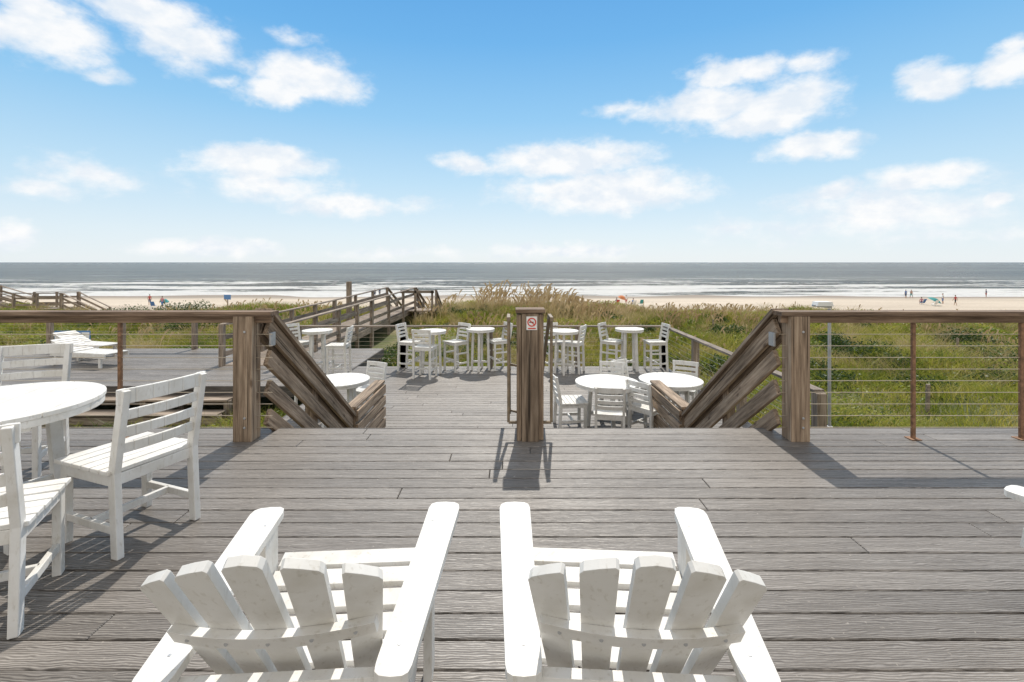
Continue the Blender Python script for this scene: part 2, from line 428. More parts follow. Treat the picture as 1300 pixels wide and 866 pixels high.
def place(name,me,x,y,z,ang,bev=0.005): return obj(name,me,(x,y,z),ang,bev,2)
place('adirondack_chair',ADR,-0.575,1.49,0,math.radians(3.6),0.007)
place('adirondack_chair',ADR,0.322,1.49,0,math.radians(-3.6),0.007)
place('adirondack_chair',ADR,2.575,1.80,0,math.radians(22),0.007)

def side_chair(name,seat,ht,foot=False):
    mb=MB(); W=M_white; w=0.205
    for s_ in (-1,1):
        x=s_*w
        mb.beam((x,-0.23,0),(x,-0.205,seat),0.036,0.052,W)
        mb.beam((x,-0.205,seat-0.01),(x,-0.285,ht),0.036,0.05,W)
        mb.beam((x,0.20,0),(x,0.20,seat-0.012),0.036,0.05,W)
        mb.beam((x,-0.20,seat-0.045),(x,0.20,seat-0.045),0.028,0.06,W)
        mb.beam((x,-0.22,0.14 if not foot else 0.2),(x,0.20,0.14 if not foot else 0.2),0.026,0.04,W)
        if foot: mb.beam((x,-0.21,0.45),(x,0.20,0.45),0.026,0.04,W)
    mb.beam((-w,0.0,0.14 if not foot else 0.2),(w,0.0,0.14 if not foot else 0.2),0.04,0.025,W,(0,0,1))
    mb.beam((-w,0.2,seat-0.045),(w,0.2,seat-0.045),0.06,0.025,W,(0,0,1))
    mb.beam((-w,-0.2,seat-0.045),(w,-0.2,seat-0.045),0.06,0.025,W,(0,0,1))
    if foot:
        mb.beam((-w,0.2,0.3),(w,0.2,0.3),0.05,0.025,W,(0,0,1))
    for i in range(6):
        y=0.215-i*0.078
        mb.beam((-w-0.035,y,seat),(w+0.035,y,seat-0.004*(2 if i in(2,3) else 1)),0.068,0.022,W,(0,1,0))
    hts=[ht-0.035,ht-0.135,ht-0.225,ht-0.312]
    for j,z in enumerate(hts):
        t=(z-seat)/(ht-seat); yb=-0.205-0.08*t
        hh=0.052 if j else 0.078
        prev=None
        for i in range(7):
            x=-w-0.03*(j==0)+ (2*w+0.06*(j==0))*i/6; y=yb-0.022*(1-(x/w)**2)
            p=Vector((x,y,z))
            if prev is not None: mb.beam(prev,p,hh,0.02,W,(0,0,1))
            prev=p
    return mb.mesh(name)
CH_=side_chair('dining_chair',0.44,0.87)
BC_=side_chair('bar_chair',0.74,1.17,True)
def round_table(name,r,h,legw):
    mb=MB(); W=M_white; k=9; sw=2*r/k
    for i in range(k):
        x0=-r+i*sw+0.002; x1=-r+(i+1)*sw-0.002; n_=6
        xs=[x0+(x1-x0)*j/(n_-1) for j in range(n_)]
        up=[(x,math.sqrt(max(r*r-x*x,1e-6))) for x in xs]
        dn=[(x,-math.sqrt(max(r*r-x*x,1e-6))) for x in xs]
        mb.prism(dn+up[::-1],(0,0,h-0.0125),(1,0,0),(0,1,0),0.025,W)
    n_=40; vs=[];fs=[]
    for i in range(n_):
        t=2*math.pi*i/n_
        for rr,zz in ((r-0.03,h-0.026),(r-0.006,h-0.026),(r-0.006,h-0.065),(r-0.03,h-0.065)):
            vs.append((rr*math.cos(t),rr*math.sin(t),zz))
    for i in range(n_):
        j=(i+1)%n_
        for q in range(4): fs.append((4*i+q,4*i+(q+1)%4,4*j+(q+1)%4,4*j+q))
    mb.add(vs,fs,W)
    for a in (45,135):
        c,s_=math.cos(math.radians(a)),math.sin(math.radians(a))
        mb.beam((-c*r*.93,-s_*r*.93,h-0.06),(c*r*.93,s_*r*.93,h-0.06),0.045,0.06,W,(-s_,c,0))
        mb.beam((-c*r*.55,-s_*r*.55,0.22),(c*r*.55,s_*r*.55,0.22),0.035,0.05,W,(-s_,c,0))
        for q in (-1,1):
            mb.beam((q*c*r*.62,q*s_*r*.62,0),(q*c*r*.52,q*s_*r*.52,h-0.03),legw,legw,W,(-s_,c,0))
    return mb.mesh(name)
TB=round_table('round_dining_table',0.49,0.74,0.06)
TB2=round_table('round_dining_table',0.53,0.74,0.06)
BT=round_table('bar_table',0.36,1.06,0.055)
def face(dx,dy): return math.atan2(-dx,dy)
place('round_dining_table',TB,-2.885,2.68,0,0.3,0.003)
place('dining_chair',CH_,-2.165,2.755,0,face(-0.934,0.357),0.004)
place('dining_chair',CH_,-2.31,2.09,0,face(-0.436,0.9),0.004)
place('dining_chair',CH_,-3.62,3.52,0,face(0.35,-0.85),0.004)
def dset(x,y,tb,chs):
    place('round_dining_table',tb,x,y,ZL,random.random(),0)
    for a,r in chs:
        cx_=x+r*math.cos(math.radians(a)); cy_=y+r*math.sin(math.radians(a))
        place('dining_chair',CH_,cx_,cy_,ZL,face(x-cx_,y-cy_)+random.uniform(-.15,.15),0)
dset(1.60,8.15,TB2,[(183,0.62),(262,0.66),(75,0.72)])
dset(2.72,8.3,TB2,[(225,0.74),(55,0.75),(125,0.9)])
dset(-2.95,8.3,TB,[(62,0.62),(150,0.7)])
def bset(px,py,chs):
    Z=F*2.75/(py-333); x=PX(px,Z)
    place('bar_table',BT,x,Z,ZL,random.random(),0)
    for cpx,cpy in chs:
        Zc=F*2.75/(cpy-333); xc=PX(cpx,Zc)
        place('bar_chair',BC_,xc,Zc,ZL,face(x-xc,Z-Zc+random.uniform(-.35,.35)),0)
bset(403,473,[(379,471),(430,476)])
bset(548,474,[(521,470),(540,479),(579,470)])
bset(610,470,[(633,468)])
bset(716,474,[(703,470),(727,472)])
bset(799,470,[(777,469),(832,470)])
def chaise():
    mb=MB(); W=M_white
    for s_ in (-1,1):
        mb.beam((s_*0.3,-0.95,0.30),(s_*0.3,0.95,0.30),0.035,0.1,W)
        for y in (-0.8,0.75): mb.beam((s_*0.27,y,0),(s_*0.27,y,0.27),0.05,0.08,W)
        mb.beam((s_*0.27,-0.25,0.34),(s_*0.27,-0.95,0.62),0.03,0.05,W)
        mb.beam((s_*0.25,-0.6,0.45),(s_*0.25,-0.85,0.3),0.025,0.04,W)
        mb.cyl((s_*0.33,-0.8,0.1),(s_*0.36,-0.8,0.1),0.1,W,16)
    for i in range(12):
        y=0.92-i*0.1; mb.beam((-0.3,y,0.362),(0.3,y,0.362),0.085,0.02,W,(0,1,0))
    for i in range(7):
        t=i/6; mb.beam((-0.29,-0.3-0.63*t,0.39+0.25*t),(0.29,-0.3-0.63*t,0.39+0.25*t),0.085,0.02,W,(0,1,-0.4))
    return mb.mesh('chaise_lounge')
CL=chaise()
place('chaise_lounge',CL,PX(122,13.2),13.0,ZL,face(1,-0.25),0)
place('chaise_lounge',CL,PX(112,14.3),14.25,ZL,face(1,-0.3),0)
mb=MB(); Z=14.9; x=PX(92,Z)
mb.box(x-0.55,x+0.55,Z-0.01,Z+0.01,PZ(432,Z),PZ(420,Z),M_blue)
mb.box(x-0.53,x+0.53,Z-0.014,Z-0.011,PZ(431,Z),PZ(422,Z),M_signw)
mb.box(x-0.5,x-0.46,Z+0.012,Z+0.05,ZL,PZ(420,Z),M_grey); mb.box(x+0.46,x+0.5,Z+0.012,Z+0.05,ZL,PZ(420,Z),M_grey)
sg=obj('deck_sign',mb.mesh('deck_sign'),bev=0)
cu=bpy.data.curves.new('sign_text','FONT'); cu.body='M    E'; cu.size=0.26; cu.align_x='CENTER'; cu.align_y='CENTER'; cu.extrude=0.002
to=bpy.data.objects.new('sign_text',cu); to.location=(x,Z-0.018,PZ(426.5,Z)); to.rotation_euler=(math.pi/2,0,0); cu.materials.append(M_blue); link(to,sg)
mb=MB(); Z=7.0; x=PX(1053,Z)
mb.cyl((x,Z,-2.5),(x,Z,PZ(392,Z)),0.022,M_galv,10)
mb.beam((x+0.02,Z,PZ(390,Z)),(x-0.24,Z,PZ(388,Z)),0.05,0.03,M_galv,(0,1,0))
mb.prism([(-0.12,-0.03),(0.12,-0.03),(0.10,0.035),(-0.10,0.035)],(x-0.1,Z,PZ(386,Z)),(1,0,0),(0,0,1),0.14,M_signw)
mb.box(x-0.03,x+0.03,Z-0.03,Z+0.03,-1.0,-0.85,M_signw)
obj('deck_light_post',mb.mesh('deck_light_post'),bev=0.003)
# ---------------------------------------------------------------- terrain
def vnoise(x,y,s,seed):
    r=np.random.default_rng(seed).random((256,256)); X=x/s+1000; Y=y/s+1000
    xi=np.floor(X).astype(int); yi=np.floor(Y).astype(int); fx=X-xi; fy=Y-yi
    fx=fx*fx*(3-2*fx); fy=fy*fy*(3-2*fy); g=lambda a,b:r[a%256,b%256]
    return (g(xi,yi)*(1-fx)+g(xi+1,yi)*fx)*(1-fy)+(g(xi,yi+1)*(1-fx)+g(xi+1,yi+1)*fx)*fy
def sst(a,b,x):
    t=np.clip((x-a)/(b-a),0,1); return t*t*(3-2*t)
def edgeY(x):
    return 29.5+ (vnoise(x,x*0,9,5)-0.5)*5+4*np.exp(-((x-1)/7.0)**2)+3.0*sst(-8,-14,x)
def ground(x,y):
    x=np.asarray(x,float); y=np.asarray(y,float)
    z=-2.15+ (vnoise(x,y,6,1)-0.5)*0.6*sst(12,20,y)+(vnoise(x,y,2,2)-0.5)*0.16
    z=z+ 0.62*np.exp(-((x-1.0)/6.5)**2-((y-29)/4.5)**2)+0.3*(vnoise(x,y,2.5,9)-0.3)*np.exp(-((x-1.0)/7)**2-((y-28)/5)**2)
    z=z+ 0.4*np.exp(-((x+14)/5)**2-((y-30)/4.0)**2)+0.25*np.exp(-((x-12)/5)**2-((y-27)/4.0)**2)
    e=edgeY(x)
    k=sst(0,13,y-e)
    beach=-4.6-(y-45)*0.0225+(vnoise(x,y,14,3)-0.5)*0.18
    beach=np.maximum(beach,-9)
    return z*(1-k)+beach*k
def spaced(lo,hi,fine0,fine1,step,growth=1.25):
    a=list(np.arange(fine0,fine1+1e-6,step)); s_=step; v=fine1
    while v<hi: s_*=growth; v+=s_; a.append(min(v,hi))
    s_=step; v=fine0; pre=[]
    while v>lo: s_*=growth; v-=s_; pre.append(max(v,lo))
    return np.array(pre[::-1]+a)
def gridmesh(name,xs,ys,zf,mat):
    X,Y=np.meshgrid(xs,ys); Z=zf(X,Y); nx,ny=len(xs),len(ys)
    co=np.stack([X,Y,Z],-1).reshape(-1,3).astype(np.float32)
    i=np.arange(ny-1)[:,None]*nx+np.arange(nx-1)[None,:]
    q=np.stack([i,i+1,i+nx+1,i+nx],-1).reshape(-1,4)
    return quadmesh(name,co,q,mat,smooth=True)
def quadmesh(name,co,q,mat,smooth=False,rnd=None):
    me=bpy.data.meshes.new(name); me.vertices.add(len(co)); me.vertices.foreach_set('co',co.astype(np.float32).ravel())
    me.loops.add(q.size); me.loops.foreach_set('vertex_index',q.astype(np.int32).ravel())
    me.polygons.add(len(q)); me.polygons.foreach_set('loop_start',np.arange(0,q.size,4,dtype=np.int32))
    if smooth: me.polygons.foreach_set('use_smooth',np.ones(len(q),bool))
    me.materials.append(mat)
    me.update(calc_edges=True)
    if rnd is not None:
        a=me.attributes.new('rnd','FLOAT','POINT'); a.data.foreach_set('value',rnd.astype(np.float32))
    o=bpy.data.objects.new(name,me); return link(o)
M_ground,nt,b=newmat('dune_and_beach')
pos=nd(nt,'ShaderNodeNewGeometry').outputs['Position']
sep=nd(nt,'ShaderNodeSeparateXYZ'); nt.links.new(pos,sep.inputs[0])
n1=noise_n(nt,pos,0.35,6,0.6); n2=noise_n(nt,pos,3.5,5,0.6); n3=noise_n(nt,pos,0.05,5,0.6,(0.5,2,1))
sand=ramp(nt,n2,[(0.3,(0.44,0.37,0.29)),(0.7,(0.60,0.52,0.42))])
sand=mixc(nt,1.0,sand,ramp(nt,n3,[(0.35,(0.78,0.76,0.74)),(0.65,(1.05,1.05,1.05))]),'MULTIPLY')
wetf=mrange(nt,mth(nt,'ADD',sep.outputs[1],mth(nt,'MULTIPLY',n3,10)),98,108)
sand=mixc(nt,wetf,sand,(0.25,0.21,0.17))
veg=ramp(nt,n1,[(0.3,(0.05,0.07,0.018)),(0.5,(0.11,0.12,0.035)),(0.62,(0.24,0.20,0.10)),(0.74,(0.46,0.39,0.28))])
vf=mrange(nt,mth(nt,'ADD',sep.outputs[1],mth(nt,'MULTIPLY',n1,6)),33,38)
col=mixc(nt,vf,veg,sand)
nt.links.new(col,b.inputs['Base Color']); b.inputs['Roughness'].default_value=0.9
bump(nt,b,n2,0.6,0.15)
xs=spaced(-9000,9000,-60,60,0.8,1.3); ys=spaced(-300,12000,-6,120,0.8,1.4)
gridmesh('ground',xs,ys,ground,M_ground)
# ocean
M_sea,nt,b=newmat('sea_water')
pos=nd(nt,'ShaderNodeNewGeometry').outputs['Position']
sep=nd(nt,'ShaderNodeSeparateXYZ'); nt.links.new(pos,sep.inputs[0])
w1=noise_n(nt,pos,0.05,9,0.70,(0.3,1,1)); w2=noise_n(nt,pos,0.5,5,0.6,(0.4,1,1)); w3=noise_n(nt,pos,0.006,9,0.72,(0.2,1,1))
col=ramp(nt,w1,[(0.35,(0.045,0.045,0.036)),(0.65,(0.16,0.155,0.125))])
col=mixc(nt,1.0,col,ramp(nt,w3,[(0.38,(0.5,0.5,0.5)),(0.62,(1.45,1.45,1.45))]),'MULTIPLY')
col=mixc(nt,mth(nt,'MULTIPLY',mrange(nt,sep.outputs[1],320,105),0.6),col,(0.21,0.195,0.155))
f1=noise_n(nt,pos,1.0,7,0.62,(0.012,0.12,1)); f2=noise_n(nt,pos,1.0,4,0.65,(0.25,0.9,1))
mz=mrange(nt,sep.outputs[1],235,108,-0.08,0.115,False)
mz2=mrange(nt,sep.outputs[1],120,106,0.0,0.07,False)
mfar=mrange(nt,sep.outputs[1],235,330,0,0.2,False)
fs_=mth(nt,'SUBTRACT',mth(nt,'ADD',mth(nt,'ADD',mth(nt,'ADD',f1,mz),mz2),mth(nt,'MULTIPLY',mth(nt,'SUBTRACT',f2,0.5),0.25)),mfar)
foam=ramp(nt,fs_,[(0.53,(0,0,0)),(0.57,(1,1,1))])
col=mixc(nt,foam,col,(0.85,0.85,0.83))
nt.links.new(col,b.inputs['Base Color'])
nt.links.new(ramp(nt,foam,[(0,(0.22,)*3),(1,(0.85,)*3)]),b.inputs['Roughness'])
b.inputs['IOR'].default_value=1.33; b.inputs['Specular Tint'].default_value=(0.80,0.73,0.60,1); b.inputs['Specular IOR Level'].default_value=0.31
hh=mth(nt,'ADD',mth(nt,'MULTIPLY',w1,3.6),mth(nt,'MULTIPLY',w2,0.7))
bump(nt,b,hh,1.0,3.2)
xs=spaced(-20000,20000,-200,200,4,1.5); ys=spaced(90,20000,94,180,1.0,1.35)
def seaz(x,y): 
    a=sst(108,125,y)*(1-sst(170,300,y))
    ph=y+6*(vnoise(x,y*0,40,8)-0.5)*2
    return -6.0+0.32*a*np.maximum(0,np.sin(ph*2*math.pi/13))**3
gridmesh('ocean',xs,ys,seaz,M_sea)
# ---------------------------------------------------------------- vegetation
def leafmat(name,stops,trans=0.45,ns=0.45):
    m=bpy.data.materials.new(name); m.use_nodes=True; nt=m.node_tree; nt.nodes.clear()
    out=nd(nt,'ShaderNodeOutputMaterial'); a=attr(nt,'rnd').outputs['Fac']
    pos=nd(nt,'ShaderNodeNewGeometry').outputs['Position']
    n=noise_n(nt,pos,ns,5,0.65); v=mth(nt,'ADD',mth(nt,'MULTIPLY',a,0.45),mth(nt,'MULTIPLY',mth(nt,'SUBTRACT',n,0.36),2.3))
    c=ramp(nt,v,stops)
    d=nd(nt,'ShaderNodeBsdfDiffuse'); t=nd(nt,'ShaderNodeBsdfTranslucent'); g=nd(nt,'ShaderNodeBsdfGlossy'); g.inputs['Roughness'].default_value=0.45
    g.inputs['Color'].default_value=(0.5,0.5,0.5,1)
    nt.links.new(c,d.inputs[0]); nt.links.new(c,t.inputs[0])
    m1=nd(nt,'ShaderNodeMixShader'); m1.inputs[0].default_value=trans
    nt.links.new(d.outputs[0],m1.inputs[1]); nt.links.new(t.outputs[0],m1.inputs[2])
    m2=nd(nt,'ShaderNodeMixShader'); m2.inputs[0].default_value=0.05
    nt.links.new(m1.outputs[0],m2.inputs[1]); nt.links.new(g.outputs[0],m2.inputs[2]); nt.links.new(m2.outputs[0],out.inputs[0])
    return m
M_grass=leafmat('dune_grass',[(0.0,(0.06,0.10,0.013)),(0.35,(0.20,0.24,0.026)),(0.7,(0.37,0.34,0.06)),(1.0,(0.50,0.41,0.18))],0.5)
M_leaf=leafmat('dune_leaves',[(0.0,(0.035,0.075,0.009)),(0.4,(0.14,0.20,0.02)),(0.85,(0.34,0.35,0.045))],0.45)
M_shrub=leafmat('shrub_leaves',[(0.0,(0.014,0.035,0.007)),(0.5,(0.035,0.075,0.011)),(1.0,(0.08,0.13,0.02))],0.35)
M_oat=leafmat('sea_oats',[(0.0,(0.24,0.165,0.08)),(0.5,(0.38,0.27,0.14)),(1.0,(0.54,0.42,0.25))],0.35)
M_dry=leafmat('dry_grass',[(0.0,(0.20,0.165,0.06)),(0.5,(0.38,0.30,0.13)),(1.0,(0.54,0.44,0.24))],0.45)
def ok(x,y):
    bad=(y<4.6)|((np.abs(x)<4.25)&(y<13.0)&((x>-2.4)|(y>7.4)))|((x<-4.0)&(y>10.6)&(y<15.6))|((x<-6.0)&(x>-13.7)&(y>9.9)&(y<11))|((x>-7.9)&(x<-5.0)&(y<34)&(y>12))|((np.abs(x)<6)&(y<13)&(x<-4)&(y>10.5))
    return ~bad
def scatter(N,ylo,yhi,pw=0.3,wide=1.12):
    u=rng.random(N); a=1-pw+1
    y=(ylo**a+u*(yhi**a-ylo**a))**(1/a); x=(rng.random(N)*2-1)*(y*wide+3)
    return x,y
def canopy(x,y): return 0.08+0.62*np.clip(vnoise(x,y,2.3,11)*1.7-0.6,0,1)+0.16*vnoise(x,y,0.7,12)
def build_grass(name,x,y,z0,h,w,lean,mat):
    N=len(x); th=rng.random(N)*2*math.pi; ph=rng.random(N)*2*math.pi
    dx,dy=np.cos(th),np.sin(th); lx,ly=np.cos(ph)*lean*h,np.sin(ph)*lean*h
    co=np.zeros((N,6,3))
    for lvl,(t,ww,q) in enumerate(((0,1,0),(0.55,0.8,0.25),(1.0,0.12,1.0))):
        for s_ in (0,1):
            sg_=(s_*2-1)*0.5
            co[:,lvl*2+s_,0]=x+dx*w*ww*sg_+lx*q; co[:,lvl*2+s_,1]=y+dy*w*ww*sg_+ly*q; co[:,lvl*2+s_,2]=z0+h*t*(1-0.18*lean*q)
    base=np.arange(N)[:,None]*6
    q=np.concatenate([base+np.array([0,1,3,2]),base+np.array([2,3,5,4])],1).reshape(-1,4)
    return quadmesh(name,co.reshape(-1,3),q,mat,rnd=np.repeat(rng.random(N),6))
def clump(x,y,s,seed,lo,hi): return rng.random(len(x))< sst(lo,hi,vnoise(x,y,s,seed)*0.65+vnoise(x,y,s/3,seed+1)*0.35)
x,y=scatter(250000,5.5,37,0.55); k=ok(x,y)&(y<edgeY(x)+2.0)&clump(x,y,3.2,21,0.26,0.5); x,y=x[k],y[k]
h=(0.16+0.34*rng.random(len(x)))*(0.6+1.0*vnoise(x,y,4,22)); 
build_grass('dune_grass',x,y,ground(x,y)+canopy(x,y)*0.6-0.1,h,0.006+0.0011*y,0.5+0.4*rng.random(len(x)),M_grass)
# dry tufts (long blades radiating from tussock centres)
cxs,cys=scatter(1500,7,36,0.7); k=ok(cxs,cys)&(cys<edgeY(cxs)+2.5)&clump(cxs,cys,4,51,0.35,0.6); cxs,cys=cxs[k],cys[k]
mx=rng.normal(1.0,5.0,260); my=rng.normal(29,2.4,260); k=ok(mx,my)&(my<edgeY(mx)+2); cxs=np.concatenate([cxs,mx[k]]); cys=np.concatenate([cys,my[k]])
nb=46; x=np.repeat(cxs,nb)+rng.normal(0,0.13,len(cxs)*nb); y=np.repeat(cys,nb)+rng.normal(0,0.13,len(cxs)*nb)
hs=np.repeat(0.5+0.5*rng.random(len(cxs))+0.25*np.exp(-((cxs-0.5)/5)**2-((cys-29)/4)**2),nb)*(0.6+0.5*rng.random(len(x)))
build_grass('dry_grass',x,y,ground(x,y)-0.03,hs,0.006+0.0007*y,0.3+0.55*rng.random(len(x)),M_dry)
def build_leaves(name,x,y,z,s_,mat):
    N=len(x); nrm=rng.normal(size=(N,3)); nrm[:,2]=np.abs(nrm[:,2])+0.7; nrm/=np.linalg.norm(nrm,axis=1)[:,None]
    a=np.cross(nrm,rng.normal(size=(N,3))); a/=np.linalg.norm(a,axis=1)[:,None]; b_=np.cross(nrm,a)
    c=np.stack([x,y,z],1); co=np.zeros((N,4,3)); S=s_[:,None]
    co[:,0]=c-a*S; co[:,1]=c+b_*S*0.45; co[:,2]=c+a*S; co[:,3]=c-b_*S*0.45
    q=np.arange(N*4).reshape(-1,4)
    return quadmesh(name,co.reshape(-1,3),q,mat,rnd=np.repeat(rng.random(N),4))
x,y=scatter(250000,5.0,36,0.6); k=ok(x,y)&(y<edgeY(x)+1)&clump(x,y,3.0,31,0.22,0.48); x,y=x[k],y[k]
c=canopy(x,y); z=ground(x,y)+c*(0.35+0.65*rng.random(len(x))**0.5)
build_leaves('ground_cover_plants',x,y,z,(0.022+0.0016*y)*(0.6+0.8*rng.random(len(x))),M_leaf)
xs_,ys_,zs_,ss=[],[],[],[]
spots=[(PX(480,16),16.2,0.9,0.8),(PX(505,17),17.5,1.0,0.75),(PX(455,15),15.8,0.7,0.7),(PX(1100,17),17,1.5,0.9),(PX(1130,16),16,1.0,0.7),(PX(1060,19),19,1.0,0.8),(PX(1085,9.5),9.6,0.9,0.75),(PX(1120,10.5),10.6,0.7,0.55),(PX(1180,13),13.5,0.9,0.5),(PX(1240,20),20,1.8,0.9),(PX(1275,17),17,1.4,0.8),(PX(240,24),24,1.6,1.2),(PX(265,26),26,1.4,1.1),(PX(690,18),18,1.0,0.4),(PX(940,22),22,1.5,0.8),(PX(600,20),20,1.2,0.5),(PX(120,22),22,1.5,0.6),(PX(150,30),30,2.0,1.1),(PX(230,31),31,2.0,1.2)]
for i in range(75):
    yy=random.uniform(14,29); spots.append((random.uniform(-1.1,1.1)*yy,yy,random.uniform(0.4,1.2),random.uniform(0.25,0.7)))
for i in range(14):
    spots.append((random.uniform(-4,7),random.uniform(26,29),random.uniform(0.5,1.1),random.uniform(0.4,0.7)))
for i in range(26):
    spots.append((random.uniform(-10.5,-4.3),random.uniform(8.0,9.6),random.uniform(0.3,0.6),random.uniform(0.2,0.42)))
for (sx_,sy_,r,hh_) in spots:
    if not bool(ok(np.array([sx_]),np.array([sy_]))[0]): continue
    n_=int(1500*r)
    for q in range(5):
        ox,oy=random.uniform(-.5,.5)*r,random.uniform(-.5,.5)*r; rr=r*random.uniform(.45,.75); m_=n_//5
        d=rng.normal(size=(m_,3)); d/=np.linalg.norm(d,axis=1)[:,None]; d*= (0.55+0.45*rng.random(m_))[:,None]
        d[:,2]=np.abs(d[:,2])
        gx=sx_+ox+d[:,0]*rr; gy=sy_+oy+d[:,1]*rr
        xs_.append(gx);ys_.append(gy);zs_.append(ground(gx,gy)+d[:,2]*hh_*random.uniform(.7,1.1)+0.05); ss.append(np.full(m_,0.03+0.0012*sy_)*(0.7+0.6*rng.random(m_)))
x,y,z,s_=map(np.concatenate,(xs_,ys_,zs_,ss)); k=ok(x,y); build_leaves('dune_shrubs',x[k],y[k],z[k],s_[k],M_shrub)
def sea_oats(N):
    y=rng.uniform(18,36,N); x=(rng.random(N)*2-1)*y*1.12
    dens=0.10+0.9*np.exp(-((x-0.8)/6)**2-((y-28.5)/5)**2)+0.5*(x>2)*(x<17)*(y>24)+0.35*np.exp(-((x+14)/6)**2-((y-29)/5)**2)
    k=ok(x,y)&(y<edgeY(x)+2.5)&(rng.random(N)<dens)&(vnoise(x,y,1.4,41)>0.48); x,y=x[k],y[k]; N=len(x)
    hump=np.exp(-((x+0.2)/4.0)**2)*(y>25)
    h=(0.6+0.5*rng.random(N))*(0.85+0.55*hump+0.75*hump*rng.random(N)**2); z0=ground(x,y); lean=0.14+0.20*rng.random(N); ph=rng.normal(0.2,0.9,N)+math.pi*(rng.random(N)<0.25)
    lx,ly=np.cos(ph)*lean*h,np.sin(ph)*lean*h; w=0.024
    P=lambda t,q:np.stack([x+lx*q,y+ly*q,z0+h*t],1)
    segs=[(0,0,w),(0.5,0.25,w),(0.78,0.6,w*0.9),(0.9,0.85,0.055),(1.0,1.15,0.06),(1.02,1.5,0.015)]
    rows=[]
    for i,(t,q,ww) in enumerate(segs):
        p=P(t,q); u=np.zeros_like(p); u[:,0]=ww/2
        if i>=3: u[:,2]=-np.sign(lx)*ww*0.35
        rows+= [p-u,p+u]
    co=np.stack(rows,1)
    base=np.arange(N)[:,None]*12
    q=np.concatenate([base+np.array([2*i,2*i+1,2*i+3,2*i+2]) for i in range(5)],1).reshape(-1,4)
    quadmesh('sea_oats',co.reshape(-1,3),q,M_oat,rnd=np.repeat(rng.random(N),12))
sea_oats(15000)
mb=MB()
for px,Z,h in ((1177,11.5,0.75),(1215,19,0.7),(905,24,0.7)):
    x=PX(px,Z); g=float(ground(x,Z)); mb.cyl((x,Z,g-0.3),(x+0.02,Z,g+h),0.05,M_grey,9,0.045)
obj('fence_posts',mb.mesh('fence_posts'),bev=0)
